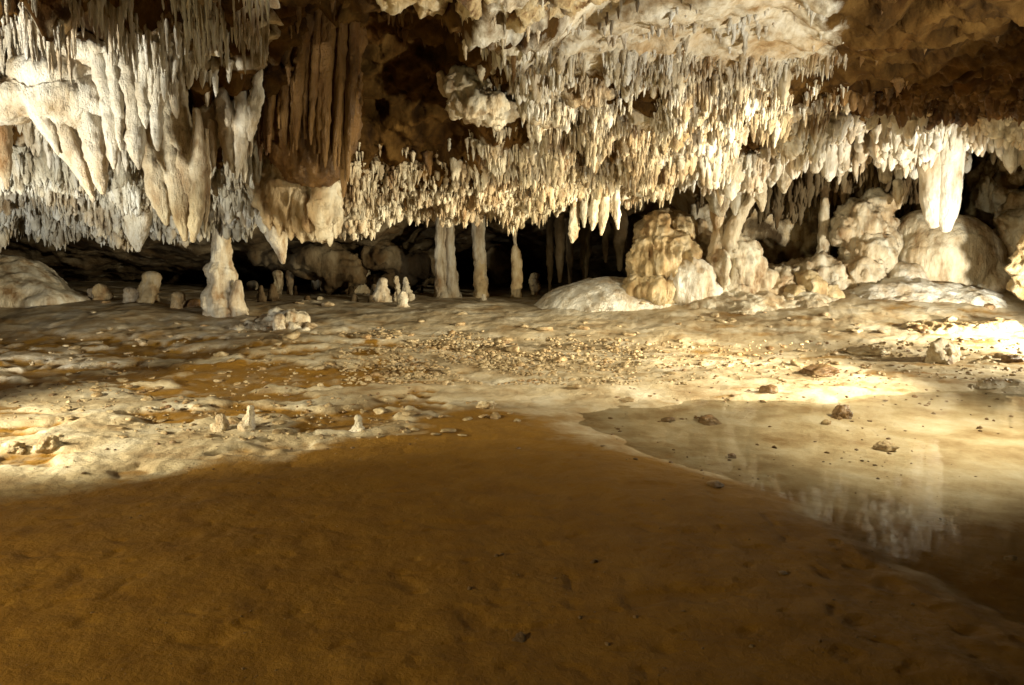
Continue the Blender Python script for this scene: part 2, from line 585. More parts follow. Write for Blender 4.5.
far_mid = lambda lp: [(lp[0] + 1.0, zat(lp[1], lp[0]) + 0.35), (18.8, zat(212, 18.8)), (21.5, zat(240, 21.5)), (25.5, zat(276, 25.5)), (28, -1.0)]
back = {-300: far_left, 0: far_left, 370: far_left, 425: far_mid, 630: far_mid, 690: far_right, 951: far_right, 957: far_hole, 984: far_hole, 990: far_right, 1300: far_right}


def col_interp(table, px, fn=lambda k, v: v):
    ks = sorted(table)
    px = min(max(px, ks[0]), ks[-1])
    for a, b in zip(ks[:-1], ks[1:]):
        if a <= px <= b:
            t = (px - a) / (b - a)
            t = t * t * (3 - 2 * t) * 0.5 + t * 0.5
            return np.array(fn(a, table[a])) * (1 - t) + np.array(fn(b, table[b])) * t


cpx = np.concatenate([np.linspace(-650, -60, 60, endpoint=False), np.linspace(-60, 1084, 560), np.linspace(1084, 1690, 62)[1:]])
ROWS = [0, 8, 14, 40, 95, 150, 205, 260, 320, 345, 375, 400, 425, 440]
NR = ROWS[-1] + 1
cy = np.zeros((NR, len(cpx)))
cz = np.zeros((NR, len(cpx)))
for j, px in enumerate(cpx):
    mid = col_interp(cols, px)
    midz = np.stack([mid[:, 0], [zat(p, Y) for Y, p in mid]], -1)
    bk = col_interp(back, px, lambda k, f: f(mid[-1]))
    pts = np.concatenate([[[-5.2, -0.6], [-4.4, 2.6], [2.5, 3.5]], midz, bk])
    edge = max(sst(-330, -600, px), sst(1350, 1640, px))
    pts[:, 1] = pts[:, 1] * (1 - edge) - 0.8 * edge
    cy[:, j] = np.interp(np.arange(NR), ROWS, pts[:, 0])
    cz[:, j] = np.interp(np.arange(NR), ROWS, pts[:, 1])
for _ in range(30):
    for A in (cy, cz):
        A[1:-1] = (A[:-2] + 2 * A[1:-1] + A[2:]) / 4
for _ in range(3):
    for A in (cy, cz):
        A[:, 1:-1] = (A[:, :-2] + 2 * A[:, 1:-1] + A[:, 2:]) / 4
cu = (cpx - 512) / 781
cx = cu[None, :] * np.maximum(cy, 6.5)
CV = np.stack([cx, cy, cz], -1)


def grid_normals(V):
    a = np.gradient(V, axis=1)
    b = np.gradient(V, axis=0)
    n = np.cross(b, a)
    return n / (np.linalg.norm(n, axis=-1)[..., None] + 1e-9)


N0 = grid_normals(CV)
if N0[200, 300, 2] > 0:
    N0 = -N0                       # point into the cave
qpx, qpy = proj(CV)
# pale calcite coat against brown, which is partly rock colour, partly painted shade
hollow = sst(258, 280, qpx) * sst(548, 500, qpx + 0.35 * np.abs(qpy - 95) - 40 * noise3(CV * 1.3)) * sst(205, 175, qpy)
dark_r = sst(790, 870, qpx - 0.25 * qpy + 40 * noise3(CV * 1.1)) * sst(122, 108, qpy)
steep = 1 - np.abs(N0[..., 2])
flute = ridged(CV * np.array([5.0, 5.0, 0.55]), 2)
big = fbm(CV * np.array([0.9, 0.9, 0.9]), 4)
d = 0.16 * big + 0.06 * fbm(CV * 2.6 + 3, 4) + 0.05 * steep * flute * (1 + hollow)
d = d - 0.12 * (hollow + dark_r) * sst(0.1, 0.5, noise3(CV * 1.9 + 8)) + 0.03 * (dark_r + hollow) * ridged(CV * 3.3, 3)
smooth0 = sst(545, 600, qpx + 0.3 * qpy) * sst(860, 790, qpx - 0.2 * qpy) * sst(95, 45, qpy)
lobes = (1 - hollow) * (1 - dark_r) * (1 - 0.85 * smooth0) * (1 - 0.5 * sst(790, 850, qpx)) * sst(340, 318, np.arange(NR))[:, None]
low = sst(140, 185, qpy) * sst(800, 690, qpx)
lobes = lobes * (1 - 0.45 * low)
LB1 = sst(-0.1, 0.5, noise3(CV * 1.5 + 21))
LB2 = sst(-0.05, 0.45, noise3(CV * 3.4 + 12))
LB3 = sst(-0.1, 0.4, noise3(CV * np.array([8, 8, 4]) + 3))
d = d + lobes * (0.24 * LB1 + 0.17 * LB2 + 0.07 * LB3 + 0.04 * ridged(CV * np.array([10, 10, 1.4]), 2))
rugged = np.clip(hollow + dark_r, 0, 1)
d = d + rugged * (0.075 * ridged(CV * 2.9 + 4, 4) - 0.20 * sst(0.22, 0.45, noise3(CV * 2.7 + 14)))
vis = sst(14, 40, np.arange(NR))[:, None]
CV2 = CV + N0 * (d * vis)[..., None]
qpx, qpy = proj(CV2)
coat = 0.18 + 0.38 * low - 0.25 * sst(262, 250, qpx) * sst(60, 45, qpy) + 0.45 * LB1 + 0.42 * LB2 + 0.35 * fbm(CV * 1.2 + 31, 3)  # brown valleys between pale lobes also stand in for shade
smooth_w = sst(545, 600, qpx + 0.3 * qpy) * sst(860, 790, qpx - 0.2 * qpy) * sst(95, 45, qpy)
coat = np.maximum(coat, smooth_w * 0.95)
coat = coat * (1 - hollow) * (1 - 0.97 * dark_r)  # no pale coat here, so the brown carries part of the shade
bare = np.maximum(sst(-30, 5, qpx) * sst(100, 85, qpx) * sst(34, 42, qpy) * sst(80, 68, qpy), sst(165, 180, qpx) * sst(66, 74, qpy) * sst(112, 100, qpy) * sst(265, 255, qpx))
coat = coat * (1 - 0.9 * bare)
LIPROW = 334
coat[LIPROW:] *= 0.25 + 0.75 * sst(630, 700, qpx[LIPROW:])  # coat thinned in the back gap, its darkness painted in
CF = grid_faces(NR, len(cpx))
rowid = CF[:, 0] // len(cpx)
Vc = CV2.reshape(-1, 3)


def submesh(name, V, Fq, attrs):
    u, inv = np.unique(Fq, return_inverse=True)
    return mesh_quads(name, V[u], inv.reshape(Fq.shape), attrs={k: v[u] for k, v in attrs.items()})


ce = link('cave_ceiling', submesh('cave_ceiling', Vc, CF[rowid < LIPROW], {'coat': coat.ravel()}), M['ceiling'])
tag(ce, 'brown and cream cave ceiling sloping down to the back', None, kind='structure')
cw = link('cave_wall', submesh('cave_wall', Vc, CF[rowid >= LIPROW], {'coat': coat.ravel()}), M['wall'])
tag(cw, 'dim back wall of the cave beyond the fringe', None, kind='structure')

# ------------------------------------------------------------------ stalactites
def proto(kind, seed):
    r = np.random.default_rng(seed)
    gs = []
    stems = [(0, 0, 1.0, 1.0)]
    if kind == 'fused':
        stems = [(0, 0, 1.0, 0.7)] + [(r.normal() * 1.0, r.normal() * 0.8, r.uniform(0.35, 0.9), r.uniform(0.35, 0.65)) for _ in range(r.integers(3, 7))]
    for sx, sy, L, R in stems:
        n, k = 11, 8
        t = np.linspace(0, 1, n)
        p = {'straw': 0.35, 'cone': 0.95, 'carrot': 0.6, 'fused': 0.75, 'blunt': 0.22}[kind]
        prof = (1 - t * 0.97) ** p * (1 + 0.10 * np.sin(t * r.uniform(8, 16) + r.uniform(0, 6)) + 0.11 * r.normal(size=n))
        if kind == 'blunt':
            prof = prof * (0.9 + 0.25 * np.sin(t * 3.1))
        prof[-1] *= 0.35
        prof *= 1 + 0.45 * np.exp(-t / 0.16)
        prof[0] *= 0.45
        ang = np.linspace(0, 2 * math.pi, k, endpoint=False) + r.uniform(0, 6)
        lean = np.array([r.normal() * 0.3, r.normal() * 0.3])
        xs = sx * (1 - 0.3 * t)[:, None] + lean[0] * t[:, None] + R * prof[:, None] * np.cos(ang)[None] * (1 + 0.16 * r.normal(size=(1, k)) + 0.12 * r.normal(size=(n, k)))
        ys_ = sy * (1 - 0.3 * t)[:, None] + lean[1] * t[:, None] + R * prof[:, None] * np.sin(ang)[None] * (1 + 0.16 * r.normal(size=(1, k)) + 0.12 * r.normal(size=(n, k)))
        zs = -(t * L)[:, None] + 0.012 * r.normal(size=(n, k)) + 0.03
        gs.append((np.stack([xs, ys_, zs], -1).reshape(-1, 3), grid_faces(n, k, True)))
    return join_geo(gs)


PROTO = {k: [proto(k, 100 * i + j) for j in range(6)] for i, k in enumerate(['straw', 'cone', 'carrot', 'fused', 'blunt'])}


def zone(px, py, r):
    """density, length px, width px, kinds, material, region"""
    if px < 262:
        if py < 42:
            return 2.4, 30, 3.9, ('straw', 'straw', 'carrot'), 'white', 'topleft'
        if py < 150:
            return 0.75, 24, 6.5, ('straw', 'carrot', 'fused'), 'white', 'left'
        return 2.9, 21, 5.4, ('fused', 'fused', 'blunt', 'carrot'), 'grey', 'leftlow'
    if px < 520 - 0.25 * abs(py - 95) + 25 * r.normal() and py < 176 + 14 * r.normal():
        return 0.03, 16, 4.5, ('carrot', 'straw'), 'brown', 'hollow'
    if px < 500:
        return 3.2, 14, 4.6, ('fused', 'fused', 'carrot', 'blunt'), 'cream', 'midlow'
    if px < 835 + 22 * r.normal():
        if py < 55:
            return 0.30, 10, 5, ('cone', 'carrot', 'straw'), 'white', 'smooth'
        if py < 120:
            return 3.0, 13.5, 4.2, ('fused', 'blunt', 'fused', 'carrot', 'fused', 'straw'), 'white' if r.random() < 0.5 else 'cream', 'centre'
        if px > 680:
            return 2.4, 16, 5.6, ('carrot', 'blunt', 'fused'), 'white' if py > 128 else 'fringe', 'rightmid'
        return 3.5, 13, 4.0, ('fused', 'fused', 'blunt', 'carrot'), 'fringe' if r.random() < 0.6 else 'cream', 'centrelow'
    if py < 92:
        return 0.04, 10, 5, ('cone',), 'brown', 'darkright'
    if py < 112:
        return 0.9, 16, 6, ('carrot', 'blunt', 'cone'), 'brown', 'darkright'
    return 1.7, 21, 8.5, ('carrot', 'blunt', 'straw', 'fused'), 'white', 'right'


cand = []
area = np.abs(np.gradient(qpy, axis=0)) * np.abs(np.gradient(qpx, axis=1))
row_ok = (np.arange(NR) > 30) & (np.arange(NR) < 352)
wgt = np.clip(area, 0.2, 8.0) * row_ok[:, None] * (qpx > -60) * (qpx < 1090) * (qpy > -40)
pw = (wgt / wgt.sum()).ravel()
idx = rng.choice(pw.size, size=78000, p=pw)
clump = np.clip(-0.75 + 0.75 * LB1 + 0.85 * LB2 + 0.35 * fbm(CV * 2.0 + 50, 3), -1, 1.2)
NST = 0
for q in idx:
    i, j = divmod(int(q), len(cpx))
    P = CV2[i, j]
    px, py = qpx[i, j], qpy[i, j]
    dn, L, W, kinds, mat, reg = zone(px, py, rng)
    if bare[i, j] > 0.5:
        dn *= 0.15
    if dark_r[i, j] > 0.4 and py < 112 and mat != 'brown':
        continue
    cl = clump[i, j]
    if rng.random() * 3.0 > dn * (0.7 + 1.2 * cl + 0.7 * float(low[i, j])):
        continue
    s = P[1] / F
    size = rng.lognormal(-0.08, 0.55) * (1 + 0.85 * cl)
    size = min(max(size, 0.25), 2.2) * (rng.uniform(1.3, 1.8) if reg in ('centre', 'centrelow', 'rightmid') and rng.random() < 0.06 else 1.0)
    k = kinds[rng.integers(len(kinds))]
    Lm = (0.56 if py < 175 else 0.47) * L * s * size * (1.25 if k == 'straw' else 1.0)
    Rm = 1.12 * W * s * 0.5 * (0.6 + 0.4 * size) * rng.uniform(0.75, 1.25) * {'straw': 0.7, 'cone': 1.25, 'fused': 0.95}.get(k, 1.0)
    jit = np.array([rng.uniform(-1, 1), rng.uniform(-1, 1), 0]) * 0.05
    cand.append((Lm * Rm / (s * s), P + jit + np.array([0, 0, 0.07]), Lm + 0.07, Rm, k, int(rng.integers(6)), mat, reg, px, py, rng.uniform(0, 6.28)))
# the recessed wall at the right carries its own short fringe
for _ in range(420):
    i = int(rng.integers(352, 388))
    j = int(np.argmin(np.abs(cpx - rng.uniform(690, 945))))
    P = CV2[i, j]
    s = P[1] / F
    sz = rng.lognormal(0, 0.35)
    cand.append((30, P + np.array([0, -0.05, 0.1]), 15 * s * sz + 0.1, 2.8 * s * sz, 'carrot', int(rng.integers(6)), 'wall', 'backright', qpx[i, j], qpy[i, j], rng.uniform(0, 6.28)))  # dark wall colour paints the dimness of this recess

REG = {
    'topleft': ('white straw stalactite', 'on the ceiling above the white drapery', 'straw stalactites above the white drapery'),
    'left': ('white stalactite', 'among folds of the big white drapery', 'white stalactites around the drapery'),
    'leftlow': ('grey stalactite', 'in the low fringe behind the white drapery', 'grey stalactites of the low fringe'),
    'hollow': ('brown stalactite', 'in the dark brown ceiling hollow', 'brown stalactites of the dark hollow'),
    'midlow': ('cream stalactite', 'in the low fringe above the three far columns', 'cream stalactites above the columns'),
    'smooth': ('white stalactite', 'on the smooth pale ceiling beside the outcrop', 'stalactites of the smooth pale ceiling'),
    'centre': ('white stalactite', 'on the pale ceiling beside the dark hollow', 'white stalactites of the pale ceiling'),
    'centrelow': ('tan stalactite', 'in the dense low fringe over the white mound', 'tan stalactites of the dense fringe'),
    'rightmid': ('pale stalactite', 'on the slope above the forked column', 'pale stalactites above the forked column'),
    'darkright': ('brown stalactite', 'at the rim of the dark brown ceiling', 'brown stalactites of the ceiling rim'),
    'right': ('white stalactite', 'in the bright fringe beside the twin stalactite', 'bright stalactites beside the twin stalactite'),
    'backright': ('tan stalactite', 'on the recessed wall above the pale boulders', 'tan stalactites on the recessed wall'),
}
SHAPE = {'straw': 'thin and even', 'cone': 'short and conical', 'carrot': 'carrot shaped', 'fused': 'with fused tips', 'blunt': 'stout and round tipped'}


# which of them show most in the view: a coarse depth picture of all stems
zb = np.full((280, 1040), 1e9)
who = np.full((280, 1040), -1, int)
foot = []
for n_, c in enumerate(cand):
    P, L, R, px, py = c[1], c[2], c[3], c[8], c[9]
    k = F / P[1]
    y0, y1 = int(py), int(py + L * k)
    w2 = R * k
    for yy in range(max(y0, 0), min(y1 + 1, 280)):
        ww = w2 * (1 - 0.7 * (yy - y0) / max(y1 - y0, 1))
        x0, x1 = int(px - ww + 8), int(px + ww + 9)
        if x1 <= 0 or x0 >= 1040:
            continue
        sl = slice(max(x0, 0), min(x1, 1040))
        m_ = zb[yy, sl] > P[1]
        zb[yy, sl][m_] = P[1]
        who[yy, sl][m_] = n_
cnt = np.bincount(who[who >= 0].ravel(), minlength=len(cand))
cand = [cand[i] for i in np.argsort(-cnt, kind='stable')]
NIND = 240
pm = {}
for c in cand[:NIND]:
    _, P, L, R, k, v, mat, reg, px, py, a = c
    key = (k, v, mat)
    if key not in pm:
        pv, pf = PROTO[k][v]
        pm[key] = mesh_quads('stalactite', pv, pf)
        pm[key].materials.append(M[mat])
    o = link('stalactite', pm[key])
    o.location = tuple(P)
    o.scale = (R, R, L)
    o.rotation_euler = (0, 0, a)
    look, where, grp = REG[reg]
    size = 'large' if L * R > np.median([q[2] * q[3] for q in cand[:NIND]]) else 'smaller'
    tag(o, f'{size} {look} {SHAPE[k]} {where}', 'stalactite', grp)
gs, mi = [], []
mats = ['white', 'cream', 'grey', 'fringe', 'brown', 'wall']
for _, P, L, R, k, v, m_, r_, px, py, a in cand[NIND:]:
    pv, pf = PROTO[k][v]
    ca, sa = math.cos(a), math.sin(a)
    q = pv * np.array([R, R, L])
    q = np.stack([q[:, 0] * ca - q[:, 1] * sa, q[:, 0] * sa + q[:, 1] * ca, q[:, 2]], -1) + P
    gs.append((q, pf))
    mi.append(np.full(len(pf), mats.index(m_), np.int32))
V_, F_ = join_geo(gs)
me = mesh_quads('small_stalactites', V_, F_)
for m_ in mats:
    me.materials.append(M[m_])
me.polygons.foreach_set('material_index', np.concatenate(mi))
o = link('small_stalactites', me)
tag(o, 'countless small stalactites crowding the whole ceiling and its fringes', 'stalactites', kind='stuff')
print('stalactites', len(cand))

# ------------------------------------------------------------------ the large formations
def thing(name, loc, label, cat, group=None):
    return tag(empty(name, tuple(float(v) for v in loc)), label, cat, group)


def S(name, mat, pts, Y, lab=None, par=None, **kw):
    """one stem, as a part of par or on its own"""
    kw.setdefault('nseg', 26)
    kw.setdefault('nring', 44)
    kw.setdefault('flute', 0.14)
    kw.setdefault('lump', 0.34)
    kw.setdefault('fz', 2.0)
    kw.setdefault('seed', float(pts[0][0]) * 0.37)
    o = body(name, M[mat], pts, Y, **kw)
    if par is not None:
        adopt(par, o)
        if lab:
            o['label'] = lab
    return o


# --- big white drapery on the left
t = thing('flowstone_drapery', at(80, 60, 7.7), 'big white flowstone drapery with long heavy folds at upper left', 'flowstone')
b_ = blob('shoulder', M['white'], [E(95, 56, 7.75, 34, 16, 40), E(60, 78, 7.7, 40, 22, 40), E(28, 98, 7.65, 34, 18, 30), E(70, 100, 7.65, 40, 28, 30), E(130, 52, 7.8, 42, 14, 30),
                                   E(5, 105, 7.65, 30, 16, 30), E(75, 72, 7.55, 12, 8, 12)],
          voxel=0.022, disp=0.035, freq=4.0, flute=0.035, ff=8.0)
adopt(t, b_)
for p in [[(52, 92, 22), (68, 140, 22), (88, 188, 9), (93, 197, 3)], [(80, 90, 24), (93, 140, 21), (101, 180, 13), (103, 193, 4)],
          [(98, 58, 14), (110, 110, 15), (113, 158, 9), (114, 168, 3)], [(112, 55, 12), (118, 100, 11), (120, 140, 6), (121, 150, 2)],
          [(126, 52, 18), (130, 100, 19), (136, 150, 14), (139, 168, 4)], [(143, 52, 13), (143, 90, 12), (145, 120, 7), (146, 128, 2)],
          [(154, 55, 13), (155, 100, 13), (157, 138, 8), (158, 150, 3)], [(166, 50, 12), (171, 80, 10), (175, 108, 6), (177, 118, 2)],
          [(40, 105, 20), (48, 125, 16), (56, 148, 6), (58, 154, 2)], [(178, 48, 9), (181, 80, 7), (184, 100, 3)]]:
    S('fold', 'white', p, 7.55 + 0.08 * rng.uniform(-1, 1), par=t, ell=1.1)

t = thing('flowstone_drapery', at(178, 130, 8.6), 'peach coloured hanging flowstone with pointed tips below the white drapery', 'flowstone')
for p in [[(146, 95, 6), (150, 140, 15), (157, 185, 20), (164, 212, 12), (167, 224, 4)], [(162, 70, 6), (166, 118, 16), (172, 160, 24), (180, 205, 17), (184, 232, 9), (185, 240, 4)],
          [(182, 75, 6), (182, 115, 14), (187, 160, 20), (189, 195, 13), (189, 210, 6)], [(196, 110, 6), (199, 160, 14), (198, 205, 14), (194, 228, 10), (193, 241, 4)],
          [(174, 80, 8), (177, 115, 22), (180, 150, 28), (181, 180, 24), (181, 200, 12)], [(205, 130, 5), (206, 180, 8), (206, 215, 5), (205, 232, 2)], [(165, 120, 8), (168, 170, 14), (172, 205, 12), (175, 215, 5)]]:
    S('tip', 'cream', p, 8.6 + 0.08 * rng.uniform(-1, 1), par=t, ell=0.9)

for p, lb in [([(203, 70, 5), (208, 115, 15), (212, 150, 9), (214, 166, 3)], 'white carrot stalactite just right of the peach hanging flowstone'),
              ([(219, 70, 5), (226, 118, 17), (230, 155, 9), (233, 172, 3)], 'thick white stalactite between two white stalactites right of the peach flowstone'),
              ([(238, 70, 5), (243, 112, 16), (240, 150, 10), (236, 178, 3)], 'crooked white stalactite nearest the brown folded curtain'),
              ([(194, 90, 4), (200, 130, 11), (203, 150, 4)], 'small white stalactite beside top of the peach hanging flowstone'),
              ([(260, 60, 5), (255, 105, 13), (251, 130, 8), (250, 140, 3)], 'lumpy white stalactite at left edge of the dark hollow')]:
    tag(S('stalactite', 'white', p, 8.9), lb, 'stalactite', 'stalactites right of the peach flowstone')
tag(S('stalactite', 'cream', [(-6, 100, 22), (0, 135, 20), (4, 165, 13), (7, 188, 4)], 7.9), 'cream stalactite with pale tip hanging under left end of the white drapery', 'stalactite')
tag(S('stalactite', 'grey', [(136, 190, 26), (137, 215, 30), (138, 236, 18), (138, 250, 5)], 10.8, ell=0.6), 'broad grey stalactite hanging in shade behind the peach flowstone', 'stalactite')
tag(S('stalactite', 'cream', [(274, 215, 24), (277, 235, 20), (281, 252, 10), (283, 263, 3)], 12.8), 'broad pale pointed stalactite over the left column gap', 'stalactite')
tag(S('stalactite', 'white', [(338, 120, 5), (336, 138, 6), (334, 150, 2)], 9.9), 'tiny bright stalactite at foot of the brown folds, left of pair', 'stalactite')
tag(S('stalactite', 'white', [(349, 125, 5), (348, 142, 7), (347, 152, 2)], 9.9), 'tiny bright stalactite at foot of the brown folds, right of pair', 'stalactite')

# --- brown folded curtain in the hollow, its shade partly put into the colour
t = thing('flowstone_curtain', at(305, 40, 9.25), 'shade-darkened brown folded flowstone curtain with a pale lit foot', 'flowstone')
adopt(t, blob('body', M['brown'], [E(306, 20, 9.5, 52, 90, 26), E(310, 110, 9.55, 44, 75, 20)], voxel=0.03, disp=0.05, freq=3.0, flute=0.05, ff=9))
for k in range(26):
    x0 = 260 + k * 3.7 + rng.uniform(-1.5, 1.5)
    e = 120 + 22 * math.sin(k * 0.9) * rng.uniform(0.3, 1) + (36 if k > 17 else 0) * rng.uniform(0.4, 1)
    w0 = rng.uniform(6, 11)
    S('fold', 'brown', [(x0 + 8, -40, w0), (x0 + 4, 20, w0), (x0 + rng.uniform(-4, 4), 80, w0 * 0.95), (x0 - 2, e, w0 * 0.7), (x0 - 2, e + 24, 2)],
      9.17 + 0.05 * math.sin(k * 1.7) + 0.08 * abs(k - 12) / 12, par=t, nring=60, ell=0.9, lump=0.3)
adopt(t, blob('foot', M['cream'], [E(285, 195, 9.9, 22, 34, 16), E(308, 205, 9.9, 22, 34, 16), E(325, 210, 9.8, 12, 30, 12), E(300, 175, 9.9, 38, 30, 14)], voxel=0.03, disp=0.05, freq=3.5, flute=0.06, ff=7))  # pale colour stands in for light on the foot
for x, yb, w0 in [(268, 230, 9), (278, 236, 10), (289, 240, 11), (300, 243, 10), (311, 240, 9), (320, 243, 10), (328, 246, 9), (334, 238, 6)]:
    S('tip', 'cream', [(x, 205, w0 * 1.1), (x + 1, 222, w0), (x + 2, yb - 3, w0 * 0.5), (x + 2, yb, 1.5)], 9.75, par=t)

# --- rock outcrop over the middle
o = blob('rock_outcrop', M['outcrop'], [E(445, -36, 5.55, 80, 32, 50), E(500, -22, 5.5, 60, 30, 50), E(524, 2, 5.45, 22, 20, 36), E(545, -16, 5.5, 40, 22, 50), E(590, -28, 5.6, 36, 18, 40), E(405, -30, 5.6, 50, 16, 36), E(495, -8, 5.4, 34, 16, 30)],
         voxel=0.018, disp=0.12, freq=2.6, pit=0.10, octv=7, smooth=2)
tag(o, 'pale pitted ochre rock outcrop jutting from the ceiling at top centre', 'rock')
o = blob('flowstone_boss', M['cream'], [E(470, 92, 9.6, 20, 18, 20), E(478, 105, 9.5, 26, 14, 22), E(462, 84, 9.6, 12, 12, 14), E(494, 112, 9.6, 18, 12, 16)],
         voxel=0.025, disp=0.09, freq=4.5, flute=0.03, ff=8, pit=0.04)
tag(o, 'lumpy pale boss hanging at right edge of the dark hollow', 'flowstone')
tag(S('stalactite', 'cream', [(441, 74, 8), (443, 84, 9), (445, 95, 5)], 9.6), 'short blunt cream stalactite left of the lumpy pale boss', 'stalactite')
for p, lb in [([(505, 40, 9), (507, 55, 8), (508, 76, 3)], 'slim white stalactite under the ochre outcrop, left of three'),
              ([(518, 45, 9), (521, 65, 8), (524, 92, 2)], 'long slim white stalactite under the ochre outcrop, middle of three'),
              ([(531, 52, 11), (533, 70, 9), (535, 100, 2)], 'longest slim white stalactite under the ochre outcrop, right of three')]:
    tag(S('stalactite', 'white', p, 7.6), lb, 'stalactite', 'stalactites under the outcrop')
o = blob('rock_lump', M['grey'], [E(782, 52, 9.0, 12, 9, 10), E(790, 48, 9.0, 8, 6, 8)], voxel=0.02, disp=0.07, freq=7, pit=0.04)
tag(o, 'small grey crystal lump in a pit of the ceiling, upper right', 'rock')
for (x, y, rx, ry, Y), lb in [((548, 92, 22, 30, 9.6), 'large pale hanging lump right of the lumpy boss, with shaggy lower edge'),
                              ((590, 85, 22, 17, 9.2), 'pale rounded lump hanging below the smooth ceiling'),
                              ((650, 100, 20, 26, 9.8), 'pale hanging lump beside a dark brown gap in the ceiling'),
                              ((685, 95, 16, 30, 9.8), 'narrow pale hanging lump right of the dark brown gap')]:
    o = blob('hanging_lump', M['cream'], [E(x, y, Y, rx, ry * 0.7, rx), E(x - rx * 0.3, y + ry * 0.5, Y, rx * 0.6, ry * 0.6, rx * 0.6), E(x + rx * 0.4, y + ry * 0.3, Y, rx * 0.5, ry * 0.7, rx * 0.5)],
             voxel=0.028, disp=0.07, freq=4, flute=0.07, ff=8)
    tag(o, lb, 'flowstone', 'lumps hanging from the ceiling')

# --- stalactites of the middle fringe
for p, Y, lb, mt in [([(576, 195, 6), (574, 225, 9), (573, 236, 8), (572, 242, 3)], 12.6, 'single rounded pale stalactite drop hanging over the black opening', 'cream'),
                     ([(583, 185, 5), (584, 213, 6), (584, 227, 2)], 12.5, 'slim pale stalactite left of the cream twin-tipped stalactite', 'grey'),
                     ([(616, 182, 5), (617, 214, 7), (618, 229, 2)], 12.5, 'bright pale stalactite at right end over the black opening', 'white')]:
    tag(S('stalactite', mt, p, Y), lb, 'stalactite')
t = thing('twin_tip_stalactite', at(600, 195, 12.5), 'cream stalactite cluster with two tips over the black opening', 'stalactite')
for p in [[(597, 178, 8), (595, 210, 9), (593, 225, 5), (592, 230, 2)], [(605, 176, 8), (604, 212, 9), (602, 229, 5), (601, 235, 2)]]:
    S('tip', 'cream', p, 12.5, par=t)

# --- chunky bright fringe on the right
chunks = [(690, 140, 164, 12), (702, 140, 166, 10), (757, 138, 172, 14), (768, 132, 168, 10), (779, 130, 170, 13), (792, 128, 178, 15), (804, 130, 172, 9), (816, 128, 172, 14),
          (828, 126, 180, 18), (842, 120, 150, 10), (853, 118, 152, 12), (864, 118, 156, 11), (874, 116, 158, 9), (884, 118, 166, 12), (903, 112, 166, 17), (916, 112, 162, 10),
          (960, 128, 154, 8), (970, 130, 150, 8), (981, 128, 156, 9), (991, 126, 152, 8), (1001, 124, 160, 10), (1010, 118, 172, 14), (1021, 116, 164, 12)]
names_w = ['stout white stalactite', 'white stalactite']
for k, (x, y0, y1, w_) in enumerate(chunks):
    big_ = w_ >= 13
    side = 'left of the twin stalactite' if x < 925 else 'right of the twin stalactite'
    if x < 720:
        side = 'above the forked column'
    elif x < 840:
        side = 'under the rim of the brown ceiling patch'
    yw = 14.3 if x > 800 else 13.9
    tag(S('stalactite', 'white', [(x, y0 - 10, w_ * 0.9), (x, y0 + (y1 - y0) * 0.5, w_), (x + 1, y1 - 5, w_ * 0.7), (x + 1, y1, w_ * 0.25)], yw + rng.uniform(-0.15, 0.15), nseg=18, nring=26, lump=0.22),
        ('stout' if big_ else 'slender') + ' bright white stalactite in the bright fringe ' + side, 'stalactite', ('stout' if big_ else 'slender') + ' bright stalactites ' + side)

t = thing('twin_stalactite', at(937, 150, 14.3), 'long pale twin stalactite reaching down in front of the rounded dome', 'stalactite')
S('shaft', 'white', [(926, 118, 24), (929, 150, 22), (931, 195, 20), (933, 216, 17), (934, 224, 11)], 14.3, par=t, nseg=32, nring=60, lump=0.12, flute=0.05)
S('shaft', 'white', [(950, 120, 30), (951, 150, 26), (949, 190, 22), (946, 218, 18), (946, 228, 11)], 14.2, par=t, nseg=32, nring=60, lump=0.12, flute=0.05)
S('shaft', 'white', [(940, 120, 20), (940, 150, 20), (940, 190, 14), (940, 205, 6)], 14.4, par=t)

# --- forked column
t = thing('forked_column', at(735, 300, 15.0), 'forked pale column with two pillars growing from one flowstone foot', 'column')
adopt(t, blob('foot', M['cream'], [E(722, 275, 15.0, 14, 30, 14), E(742, 270, 15.0, 18, 32, 16), E(733, 296, 15.0, 24, 14, 20), E(757, 282, 15.1, 14, 16, 14)], voxel=0.04, disp=0.07, freq=3.0, flute=0.08, ff=5))
S('pillar', 'cream', [(718, 185, 26), (718, 208, 13), (719, 230, 11), (718, 255, 15), (720, 285, 20)], 15.0, par=t, nring=50)
S('pillar', 'cream', [(762, 175, 16), (752, 192, 13), (741, 212, 12), (733, 228, 14), (731, 250, 16), (735, 285, 24)], 14.9, par=t, nring=50)
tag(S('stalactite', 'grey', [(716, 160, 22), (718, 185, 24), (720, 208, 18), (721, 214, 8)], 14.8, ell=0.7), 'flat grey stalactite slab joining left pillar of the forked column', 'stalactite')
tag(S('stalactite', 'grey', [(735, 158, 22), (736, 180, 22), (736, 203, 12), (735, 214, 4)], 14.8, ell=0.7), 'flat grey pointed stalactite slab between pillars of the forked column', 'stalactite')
tag(S('stalactite', 'cream', [(756, 162, 18), (758, 180, 17), (761, 200, 10), (762, 211, 3)], 14.5), 'cream stalactite hanging over right pillar of the forked column', 'stalactite')
tag(S('stalactite', 'cream', [(784, 165, 18), (784, 180, 13), (784, 192, 4)], 14.3), 'ragged cream stalactite right of the dark hole by the forked column', 'stalactite')

